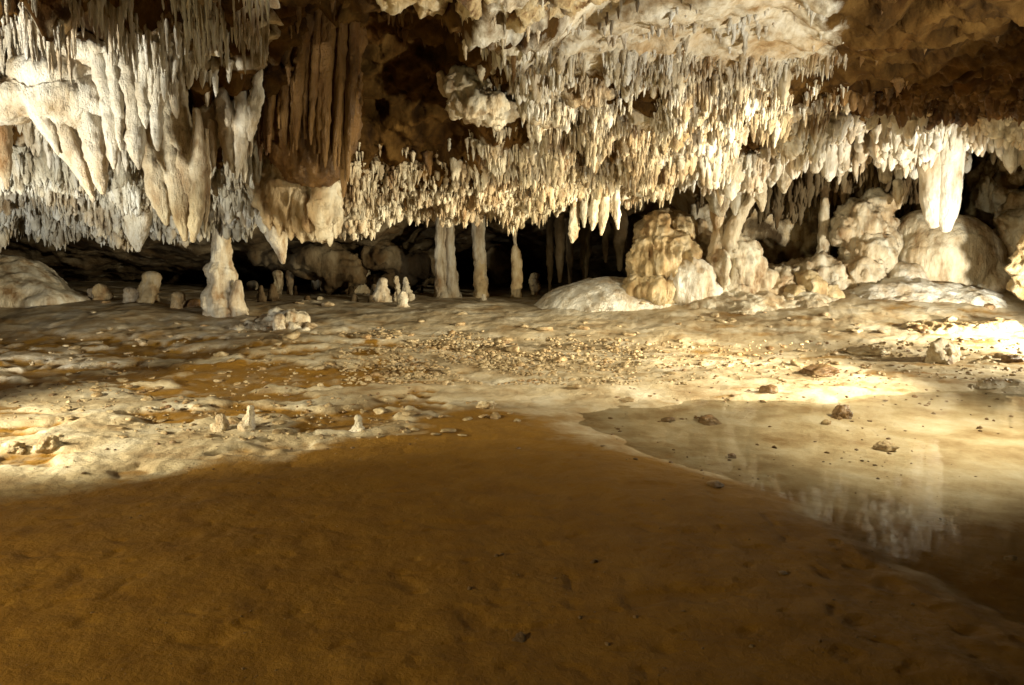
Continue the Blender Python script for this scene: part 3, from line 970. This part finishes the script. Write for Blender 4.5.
# --- flowstone left of the forked column
o = blob('flowstone_formation', M['ochre'], [E(658, 238, 15.4, 15, 24, 18), E(676, 232, 15.5, 14, 18, 18), E(648, 268, 15.2, 15, 28, 18), E(668, 262, 15.2, 26, 28, 22), E(655, 290, 15.0, 26, 14, 18), E(640, 284, 15.1, 10, 14, 12),
                                           E(660, 222, 15.5, 6, 8, 8)],
         voxel=0.035, disp=0.10, freq=2.2, flute=0.10, ff=9, pit=0.03, runnel=0.03)
tag(o, 'ribbed ochre flowstone mass right of the white mound', 'flowstone')
o = blob('flowstone_dome', M['white'], [E(690, 284, 14.9, 23, 27, 22), E(700, 292, 14.9, 18, 14, 18)], voxel=0.04, disp=0.06, freq=2.0, flute=0.02, ff=5)
tag(o, 'smooth white rounded flowstone in front of the ribbed ochre mass', 'flowstone')
o = blob('stalagmite', M['cream'], [E(703, 240, 15.7, 8, 12, 9), E(700, 228, 15.7, 6, 8, 7), E(705, 262, 15.7, 9, 20, 10)], voxel=0.035, disp=0.06, freq=4)
tag(o, 'knobbly cream stalagmite close left of the forked column', 'stalagmite')

o = blob('calcite_mound', M['white'], [E(606, 341, 15.7, 88, 64, 80), E(640, 330, 15.5, 60, 46, 60)], voxel=0.045, disp=0.03, freq=1.6)
tag(o, 'bright white rounded calcite mound before the black opening', 'flowstone')
# --- boulders and flowstones on the right
for prt, mt, nm, lb, kw in [
    ([E(775, 286, 15.3, 18, 16, 18), E(790, 292, 15.2, 24, 12, 20), E(762, 296, 15.1, 20, 9, 16)], 'cream', 'boulder', 'tumbled pale boulder at right foot of the forked column', dict(disp=0.14, freq=1.9, runnel=0.03)),
    ([E(810, 292, 15.0, 15, 16, 15), E(824, 296, 15.0, 12, 12, 12), E(798, 298, 14.9, 12, 9, 12)], 'ochre', 'boulder', 'orange tinted boulder between pale boulders below the recessed wall', dict(disp=0.12, freq=2.6, flute=0.05)),
    ([E(822, 276, 15.8, 40, 12, 24), E(790, 270, 16.0, 30, 8, 20)], 'cream', 'ledge', 'low pale ledge at foot of the recessed wall', dict(disp=0.16, freq=1.9)),
    ([E(860, 225, 16.1, 20, 24, 22), E(874, 212, 16.2, 12, 20, 16), E(848, 232, 16.0, 14, 14, 16), E(866, 255, 15.9, 22, 22, 24), E(858, 276, 15.7, 20, 18, 22), E(844, 285, 15.6, 14, 12, 14), E(880, 240, 16.2, 13, 28, 18)],
     'cream', 'flowstone_formation', 'tall knobbly pale flowstone left of the rounded dome', dict(disp=0.12, freq=2.3, flute=0.06, pit=0.03, runnel=0.03)),
    ([E(948, 262, 15.9, 52, 46, 40), E(925, 238, 16.2, 30, 28, 34), E(982, 286, 15.8, 32, 30, 36)], 'cream', 'flowstone_dome', 'large smooth rounded flowstone dome behind the twin stalactite', dict(disp=0.04, freq=1.4, flute=0.0, octv=3)),
    ([E(908, 285, 15.6, 20, 24, 22), E(905, 335, 15.3, 100, 56, 70), E(960, 335, 15.0, 60, 48, 60)], 'white', 'flowstone_apron', 'smooth white apron of flowstone at foot of the dome', dict(disp=0.06, freq=1.8)),
    ([E(735, 336, 14.9, 78, 46, 60), E(800, 335, 14.9, 60, 42, 60)], 'cream', 'flowstone_apron', 'low pale apron of flowstone around foot of the forked column', dict(disp=0.07, freq=1.8)),
    ([E(1012, 235, 15.9, 16, 26, 22), E(1022, 212, 16.2, 16, 20, 20), E(1004, 262, 15.8, 8, 18, 14)], 'cream', 'flowstone_formation', 'rough pale flowstone at right end beyond the dark opening', dict(disp=0.14, freq=2.6, pit=0.06)),
    ([E(1026, 262, 13.6, 9, 24, 12), E(1028, 285, 13.6, 14, 12, 14)], 'ochre', 'stalagmite', 'brown rough stalagmite cut off by right edge of view', dict(disp=0.10, freq=3.5, pit=0.05)),
    ([E(993, 190, 17.2, 14, 36, 20), E(1004, 165, 17.2, 18, 30, 20)], 'fringe', 'wall_buttress', 'tan flowstone buttress right of the tall black opening', dict(disp=0.12, freq=2.0, flute=0.1, ff=4)),
]:
    kw.setdefault('voxel', 0.04)
    o = blob(nm, M[mt], prt, **kw)
    tag(o, lb, 'boulder' if nm == 'boulder' else ('stalagmite' if nm == 'stalagmite' else 'flowstone'))
tag(S('column', 'cream', [(825, 200, 8), (824, 225, 9), (823, 245, 10), (822, 268, 13)], 16.2), 'short pale column against the recessed wall above the ledge', 'column')
tag(S('stalactite', 'cream', [(897, 182, 8), (898, 196, 9), (899, 208, 3)], 15.6), 'small white stalactite over left flank of the dome', 'stalactite')

# --- columns and stalagmites of the middle and left
t = thing('column', at(445, 297, 18.4), 'thick fluted pale column with broad base, leftmost of three far columns', 'column')
S('shaft', 'cream', [(445, 200, 19), (445, 245, 14), (446, 270, 15), (447, 290, 20), (447, 300, 25)], 18.4, par=t, flute=0.2, nseg=40, ff=14, nring=60, fz=0.6, lump=0.4)
S('rib', 'cream', [(440, 204, 7), (439, 250, 7), (440, 275, 8), (440, 299, 10)], 18.2, par=t)
S('rib', 'cream', [(450, 204, 7), (451, 250, 7), (452, 275, 8), (454, 299, 11)], 18.2, par=t)
t = thing('column', at(480, 298, 18.4), 'slim column with orange lower half, middle of three far columns', 'column')
S('shaft', 'cream', [(477, 200, 18), (479, 236, 12), (480, 260, 11), (481, 280, 12), (481, 300, 13)], 18.4, par=t, flute=0.08, nring=50)
S('foot', 'ochre', [(480, 262, 11.5), (481, 280, 12.6), (481, 299, 14)], 18.36, par=t, flute=0.08)
t = thing('column', at(517, 297, 18.2), 'thin straw joined to an orange stalagmite, rightmost of three far columns', 'column')
S('straw', 'cream', [(515, 200, 6), (515, 240, 3.4), (515, 252, 3.4)], 18.2, par=t, flute=0.0)
S('stalagmite', 'ochre', [(515, 247, 5), (516, 253, 9), (517, 268, 10.5), (517, 284, 10), (517, 299, 10)], 18.2, par=t, nring=40)

t = thing('column', at(227, 328, 14.4), 'stout stepped column with draped skirt standing left of centre', 'column')
S('shaft', 'cream', [(224, 226, 15), (223, 246, 15), (222, 262, 16), (221, 270, 26), (222, 290, 29), (224, 310, 30), (226, 328, 34)], 14.4, par=t, nring=90, nseg=44, flute=0.16, ff=10, fz=0.7, lump=0.5)
S('skirt', 'cream', [(238, 282, 6), (237, 300, 13), (239, 318, 15), (240, 331, 18)], 14.2, par=t, flute=0.12)
S('skirt', 'cream', [(213, 300, 8), (211, 315, 14), (212, 328, 20)], 14.3, par=t, flute=0.12)

for p, Y, mt, lb in [
    ([(150, 277, 9), (151, 287, 15), (150, 300, 19), (149, 310, 21), (149, 319, 24)], 15.4, 'ochre', 'tall stubby orange stalagmite, largest of the group near left mound'),
    ([(131, 291, 6), (130, 298, 11), (130, 306, 14), (130, 313, 16)], 15.6, 'cream', 'small conical stalagmite left of the tall orange stalagmite'),
    ([(100, 292, 13), (101, 298, 17), (101, 306, 17), (101, 313, 14)], 15.8, 'ochre', 'squat round stalagmite beside end of the left mound'),
    ([(91, 291, 4), (91, 300, 5), (92, 312, 7)], 15.8, 'cream', 'tiny thin stalagmite touching the squat round stalagmite'),
    ([(179, 296, 7), (178, 304, 10), (177, 312, 13), (176, 320, 15)], 14.9, 'ochre', 'short orange stalagmite between two larger formations on left'),
    ([(194, 305, 10), (195, 311, 15), (195, 320, 16)], 15.2, 'brown', 'dim dark stalagmite left of the stout stepped column'),
    ([(382, 281, 5), (382, 290, 9), (383, 300, 13), (383, 308, 16)], 17.0, 'cream', 'cream stalagmite leftmost of the cluster before far rock bulges'),
    ([(396, 278, 3), (397, 288, 5), (397, 300, 6)], 17.4, 'cream', 'thin post shaped stalagmite in the middle cluster'),
    ([(406, 279, 3), (406, 288, 7), (408, 298, 11)], 17.4, 'cream', 'pointed stalagmite right of the thin post shaped one'),
    ([(403, 294, 4), (403, 304, 9), (404, 313, 14), (404, 322, 20)], 15.6, 'cream', 'cone stalagmite standing in front of the middle cluster'),
    ([(484, 296, 3), (484, 301, 6), (485, 307, 9)], 16.8, 'cream', 'tiny white stalagmite before the slim middle column'),
    ([(535, 276, 5), (535, 285, 8), (535, 296, 8)], 19.5, 'ochre', 'dim orange stalagmite right of the thin straw column'),
    ([(250, 408, 4), (250, 414, 7), (249, 421, 9), (247, 429, 17)], None, 'white', 'small bright white stalagmite on the muddy crust at left'),
    ([(358, 417, 3), (358, 423, 7), (358, 431, 13)], None, 'white', 'little pointed white stalagmite at edge of the mud bank'),
    ([(222, 418, 7), (222, 423, 12), (221, 429, 18)], None, 'cream', 'low pale stump left of the small bright white stalagmite'),
    ([(280, 318, 7), (281, 328, 12), (282, 345, 20)], 12.9, 'cream', 'pale pointed stalagmite before the orange topped rock mound'),
    ([(320, 299, 4), (320, 308, 8), (321, 318, 9)], 17.0, 'fringe', 'dim slim stalagmite standing alone below the rock bulges'),
]:
    if Y is None:
        Y = float(fat(p[-1][0], p[-1][1])[1])
    tag(S('stalagmite', mt, [(p[0][0], p[0][1] - 0.5, p[0][2] * 1.5)] + list(p[1:]), Y, nring=40, lump=0.7, flute=0.16), lb, 'stalagmite')
# dim columns far behind on the left
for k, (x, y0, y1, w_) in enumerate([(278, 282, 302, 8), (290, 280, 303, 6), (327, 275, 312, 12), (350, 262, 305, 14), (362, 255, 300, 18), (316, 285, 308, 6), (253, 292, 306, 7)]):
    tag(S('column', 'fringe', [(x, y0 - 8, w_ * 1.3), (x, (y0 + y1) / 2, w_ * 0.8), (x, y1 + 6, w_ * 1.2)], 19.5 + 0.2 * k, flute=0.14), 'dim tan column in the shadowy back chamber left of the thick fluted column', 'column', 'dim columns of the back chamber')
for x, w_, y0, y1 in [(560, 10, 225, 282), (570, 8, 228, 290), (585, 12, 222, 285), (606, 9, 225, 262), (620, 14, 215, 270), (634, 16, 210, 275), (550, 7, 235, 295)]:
    tag(S('stalactite', 'wall', [(x, y0 - 15, w_), (x, (y0 + y1) / 2, w_ * 0.8), (x, y1, w_ * 0.3)], 19 + rng.uniform(-0.6, 0.8), flute=0.12), 'dim long stalactite hanging in the black opening behind the white mound', 'stalactite', 'dim stalactites in the black opening')  # dark wall colour puts the opening's shade into these stems
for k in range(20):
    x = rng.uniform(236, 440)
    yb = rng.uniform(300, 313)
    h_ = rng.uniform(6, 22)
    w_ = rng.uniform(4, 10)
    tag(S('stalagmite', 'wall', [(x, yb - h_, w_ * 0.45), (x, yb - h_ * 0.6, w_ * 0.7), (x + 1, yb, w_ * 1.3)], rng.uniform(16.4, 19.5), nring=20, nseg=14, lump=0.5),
        'dim small stalagmite among many in the low gap left of the thick fluted column', 'stalagmite', 'dim small stalagmites of the low gap')  # darkened colour stands in for shade in the gap
# rock bulges of the back wall
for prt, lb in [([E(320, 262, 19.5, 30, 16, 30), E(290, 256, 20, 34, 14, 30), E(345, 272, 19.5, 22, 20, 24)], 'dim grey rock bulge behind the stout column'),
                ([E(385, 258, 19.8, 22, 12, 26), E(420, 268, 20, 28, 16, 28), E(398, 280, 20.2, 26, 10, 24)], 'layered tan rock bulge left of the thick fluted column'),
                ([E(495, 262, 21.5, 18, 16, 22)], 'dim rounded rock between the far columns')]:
    tag(blob('rock_bulge', M['wall'], prt, voxel=0.06, disp=0.16, freq=1.4, pit=0.08), lb, 'rock')  # bulges take the darkened colour, shade painted in
o = blob('flowstone_mound', M['cream'], [E(-20, 300, 15.6, 90, 28, 60), E(20, 292, 15.8, 40, 22, 40), E(-10, 276, 16.2, 60, 18, 50), E(50, 304, 15.5, 36, 14, 40)], voxel=0.06, disp=0.08, freq=1.2)
tag(o, 'long smooth sloping flowstone mound at left edge of the cave', 'flowstone')
o = blob('rock_mound', M['cream'], [E(275, 328, 13.4, 22, 12, 22), E(292, 324, 13.3, 16, 14, 18), E(300, 336, 13.0, 16, 12, 18), E(255, 334, 13.3, 20, 8, 18), E(318, 348, 12.4, 16, 7, 18)], voxel=0.035, disp=0.12, freq=2.6, pit=0.05)
tag(o, 'low pale rock mound with orange top right of the stout column', 'rock')
o = blob('boulder', M['rock'], [E(460, 322, 14.4, 11, 11, 12), E(455, 328, 14.4, 10, 6, 10)], voxel=0.035, disp=0.06, freq=3)
tag(o, 'leaning pale boulder with a dark shadow left of it, before the columns', 'boulder')

# ------------------------------------------------------------------ loose stones
def stone_mesh(seed, sub=3, flat=0.65, mat='rock'):
    bm = bmesh.new()
    bmesh.ops.create_icosphere(bm, subdivisions=sub, radius=1)
    V = np.array([v.co[:] for v in bm.verts])
    r = np.random.default_rng(seed)
    off = r.uniform(0, 50, 3)
    d_ = 0.42 * noise3(V * 0.9 + off) + 0.30 * noise3(V * 2.0 + off) + 0.16 * noise3(V * 4.5 + off) + 0.07 * noise3(V * 9 + off)
    V = V * (1 + d_)[:, None] * np.array([1, r.uniform(0.6, 0.95), flat * r.uniform(0.75, 1.25)])
    for v, c in zip(bm.verts, V):
        v.co = c
    me = bpy.data.meshes.new('stone')
    bm.to_mesh(me)
    bm.free()
    for p in me.polygons:
        p.use_smooth = sub >= 3
    if mat:
        me.materials.append(M[mat])
    return me


def stone(px, py, wpx, lb, mesh, hgt=1.0, group=None, name='stone', sink=0.25):
    P = fat(px, py)
    r = wpx * P[1] / F / 2
    o = link(name, mesh)
    o.location = (P[0], P[1] + r * 0.3, P[2] + r * hgt * (0.45 - sink))
    o.scale = (r, r, r * hgt)
    o.rotation_euler = (rng.uniform(-0.2, 0.2), rng.uniform(-0.2, 0.2), rng.uniform(0, 6.28))
    return tag(o, lb, 'stone', group)


for k, (x, y, w_, h, lb, mt) in enumerate([
    (947, 362, 40, 1.0, 'large pale stone catching the light on the flats at right', 'rock'),
    (843, 418, 20, 1.0, 'dark brown stone lying beside a small pale stone in shallow water', 'darkrock'),
    (827, 424, 12, 0.9, 'small pale stone beside the dark brown stone in shallow water', 'rock'),
    (887, 450, 24, 0.7, 'wet grey stone with white end in the shallow water', 'rock'),
    (732, 458, 9, 1.2, 'small dark stone standing in the pool near the mud rim', 'darkrock'),
    (820, 375, 36, 0.6, 'flat brown stone with ragged top on the pale flats', 'darkrock'),
    (768, 393, 18, 0.7, 'small brown stone at far edge of the pool', 'darkrock'),
    (1016, 362, 24, 0.5, 'flat dark stone at right edge near the bright glare', 'darkrock'),
    (710, 423, 26, 0.4, 'flat brown stone breaking the water surface', 'darkrock'),
    (668, 421, 16, 0.4, 'thin brown stone breaking the water left of another', 'darkrock'),
    (715, 486, 16, 0.5, 'low brown clod on rim of the mud bank', 'darkrock'),
    (47, 448, 22, 0.9, 'pale tilted stone on the white crust at left', 'rock'),
    (10, 452, 26, 0.8, 'pale lump of crust at far left edge', 'rock'),
    (1000, 324, 12, 1.3, 'pointed pale stone standing on the ledge at right', 'rock'),
    (990, 308, 14, 0.7, 'dark stone lying above the ledge at right', 'darkrock'),
    (952, 322, 12, 1.0, 'small orange stone on left part of the ledge at right', 'rock'),
    (868, 355, 40, 0.4, 'jagged flat stone row left of the large bright stone', 'rock'),
    (920, 331, 20, 0.6, 'dark broken stone at left end of the ledge', 'darkrock'),
    (486, 408, 22, 0.6, 'rounded pale stone at top of the mud bank', 'rock'),
    (380, 413, 16, 0.7, 'ring shaped pale lump on the crust near the mud bank', 'rock'),
    (790, 304, 18, 0.8, 'pale stone at foot of the tumbled boulder', 'rock'),
    (520, 640, 16, 0.35, 'small black pebble cluster in the mud at bottom centre', 'darkrock'),
    (784, 574, 12, 0.3, 'thin dark flake on the shaded mud bank', 'darkrock'),
    (752, 647, 6, 0.6, 'tiny black pebble on the mud near bottom right', 'darkrock'),
    (1012, 560, 16, 0.4, 'dark wet stone in the pool at right edge', 'darkrock'),
]):
    stone(x, y, w_, lb, stone_mesh(40 + k, 3 if w_ < 20 else 4, 0.75, mt), h)

o = blob('ledge', M['ochre'], [('e', fat(965, 333) + np.array([0, 0.3, -0.02]), (0.95, 0.4, 0.13)), ('e', fat(1003, 332) + np.array([0, 0.4, 0.0]), (0.5, 0.4, 0.13)), ('e', fat(935, 333) + np.array([0, 0.4, 0]), (0.5, 0.3, 0.1))],
         voxel=0.03, disp=0.07, freq=3.2)
tag(o, 'low tan rock ledge undercut along its front, at right', 'rock')

protos_r = [stone_mesh(200 + k, 3, 0.42, 'rubble') for k in range(8)]
areas = [((40, 300), (372, 440), 46, 'pale crust lump on the muddy flats at left', 'pale lumps on the muddy flats'),
         ((200, 520), (395, 440), 30, 'pale crust lump along upper edge of the mud bank', 'pale lumps along the mud bank'),
         ((560, 1020), (312, 372), 60, 'tan stone scattered over the pale slope at right', 'stones on the pale slope'),
         ((540, 830), (365, 405), 24, 'tan stone near far shore of the pool', 'stones by the far shore'),
         ((290, 640), (322, 365), 36, 'tan stone among the rubble before the columns', 'larger stones among the rubble'),
         ((60, 330), (300, 370), 22, 'dull stone on the brown ground near the stout column', 'stones near the stout column')]
for (xa, xb), (ya, yb), n, lb, grp in areas:
    for _ in range(n):
        stone(rng.uniform(xa, xb), rng.uniform(ya, yb), rng.lognormal(2.15, 0.35), lb, protos_r[rng.integers(8)], rng.uniform(0.5, 1.0), grp)

# rubble no one could count
sp = [np.array([v.co[:] for v in m_.vertices]) for m_ in [stone_mesh(300 + k, 1, 0.45, None) for k in range(6)]]
bmt = stone_mesh(300, 1, 0.6, None)
sf = np.array([p.vertices[:] for p in bmt.polygons])


def rubble(label, dens):
    gs, mi = [], []
    for (xa, xb), (ya, yb), n, wm, slot in dens:
        px = rng.uniform(xa, xb, n)
        py = ya + (yb - ya) * rng.random(n)
        G = np.array([ground_hit(a, b_, 0.2) for a, b_ in zip(px, py)])
        for _ in range(6):
            z = floor_parts(G[:, 0], G[:, 1])[0]
            G = np.array([ground_hit(a, b_, q) for a, b_, q in zip(px, py, z)])
        ok = noise3(G * np.array([0.9, 0.9, 0]) + 2) > -0.25
        for k in np.nonzero(ok & (G[:, 1] < 20))[0]:
            r_ = wm * G[k, 1] / F / 2 * rng.lognormal(0, 0.4)
            a = rng.uniform(0, 6.28)
            V = sp[int(rng.integers(6))] * r_
            V = np.stack([V[:, 0] * math.cos(a) - V[:, 1] * math.sin(a), V[:, 0] * math.sin(a) + V[:, 1] * math.cos(a), V[:, 2]], -1)
            gs.append((V + G[k] + np.array([0, 0, r_ * 0.15]), sf))
            mi.append(np.full(len(sf), slot, np.int32))
    V, Fq = join_geo(gs)
    me = mesh_quads('rubble', V, Fq)
    me.materials.append(M['rubble'])
    me.materials.append(M['darkrock'])
    me.polygons.foreach_set('material_index', np.concatenate(mi))
    o = link('rubble', me)
    tag(o, label, 'rubble', kind='stuff')


rubble('broken tan rubble and crumbs strewn over the cave floor before the columns',
       [((340, 640), (318, 385), 2200, 3.4, 0), ((380, 560), (330, 385), 1800, 3.8, 0), ((600, 1024), (300, 385), 1500, 3.6, 0),
        ((0, 420), (375, 440), 450, 3.4, 0), ((0, 330), (320, 375), 250, 3.2, 0), ((0, 960), (450, 685), 700, 1.6, 1), ((0, 960), (440, 685), 25, 5.0, 1), ((600, 1024), (320, 480), 260, 3.4, 1), ((0, 420), (370, 450), 200, 3.4, 1)])

# ------------------------------------------------------------------ lamps
def spot(name, loc, target, watts, angle, blend, col, size=0.06):
    l = bpy.data.lights.new(name, 'SPOT')
    l.energy = watts
    l.spot_size = math.radians(angle)
    l.spot_blend = blend
    l.color = col
    l.shadow_soft_size = size
    o = bpy.data.objects.new(name, l)
    C.objects.link(o)
    o.location = loc
    dr = Vector(target) - Vector(loc)
    o.rotation_euler = dr.to_track_quat('-Z', 'Y').to_euler()
    return o


warm = (1.0, 0.91, 0.66)
white = (1.0, 0.965, 0.81)
spot('floodlight_drapery', (-5.8, 3.8, 0.6), (-5.3, 8.7, 4.4), 2250, 57, 0.2, white, 0.14)
spot('floodlight_left_floor', (-6.3, 4.6, 1.4), (-3.0, 7.6, -0.1), 2300, 66, 0.5, (1.0, 0.92, 0.66), 0.14)
spot('fill_spot_low_fringe', (-6.9, 7.6, 0.4), (-6.0, 13.0, 2.0), 900, 66, 0.4, (1.0, 1.0, 0.92), 0.14)  # added spot with no known source, brightens the grey low fringe
spot('floodlight_fringe', (8.6, 10.6, 0.5), (5.8, 15.2, 1.4), 2200, 84, 0.35, white, 0.14)
spot('floodlight_flats', (10.4, 10.8, 1.5), (3.2, 11.8, -1.0), 3800, 84, 0.9, warm, 0.14)
spot('fill_spot_pool', (4.9, 6.3, 2.4), (3.2, 7.3, 0.0), 950, 104, 1.0, warm, 0.1)  # made-up overhead spot, unseen, lights the pool bed apart from the bank
spot('floodlight_ceiling', (4.6, 4.2, 0.4), (1.3, 10.4, 5.4), 1350, 48, 0.25, (1.0, 0.975, 0.84), 0.14)
spot('fill_spot_outcrop', (3.6, 3.2, 0.6), (0.1, 5.5, 3.5), 1700, 24, 0.5, white, 0.14)  # separate spot added only to lift the outcrop
spot('fill_spot_hollow', (4.6, 4.2, 0.4), (-1.3, 9.8, 3.0), 850, 26, 0.5, warm, 0.14)  # fill added to raise the brown of the unlit hollow
spot('floodlight_far', (6.6, 7.0, 2.2), (-2.0, 13.6, 0.2), 3600, 64, 0.5, warm, 0.1)
spot('fill_spot_columns', (6.6, 8.4, 1.0), (-4.0, 15.5, 0.9), 4200, 34, 0.5, warm, 0.1)  # extra unseen spot, added to strengthen the light on the distant columns
spot('fill_spot_path', (-5.5, 0.5, 1.8), (-1.5, 4.5, 0.0), 1350, 84, 1.0, (1.0, 0.84, 0.45), 0.2)  # soft fill added to stand in for bounce on the foreground mud

wd = bpy.data.worlds.new('World')
scene.world = wd
wd.use_nodes = True
wd.node_tree.nodes['Background'].inputs['Color'].default_value = (0.0, 0.0, 0.0, 1)
wd.node_tree.nodes['Background'].inputs['Strength'].default_value = 0.0

cam = bpy.data.cameras.new('camera')
cam.sensor_width = 36
cam.lens = 36 * F / 1024
cam.clip_end = 200
cam.clip_start = 0.05
co = bpy.data.objects.new('camera', cam)
C.objects.link(co)
co.location = (0, 0, CAMZ)
co.rotation_euler = (math.pi / 2 - TH, 0, 0)
scene.camera = co
scene.view_settings.view_transform = 'Standard'
scene.view_settings.look = 'None'
scene.view_settings.exposure = 0
scene.view_settings.gamma = 1
cyc = scene.cycles
cyc.use_denoising = True
cyc.max_bounces = 7
cyc.diffuse_bounces = 4
cyc.glossy_bounces = 3
cyc.transparent_max_bounces = 8
cyc.sample_clamp_indirect = 4
cyc.caustics_reflective = False
cyc.caustics_refractive = False
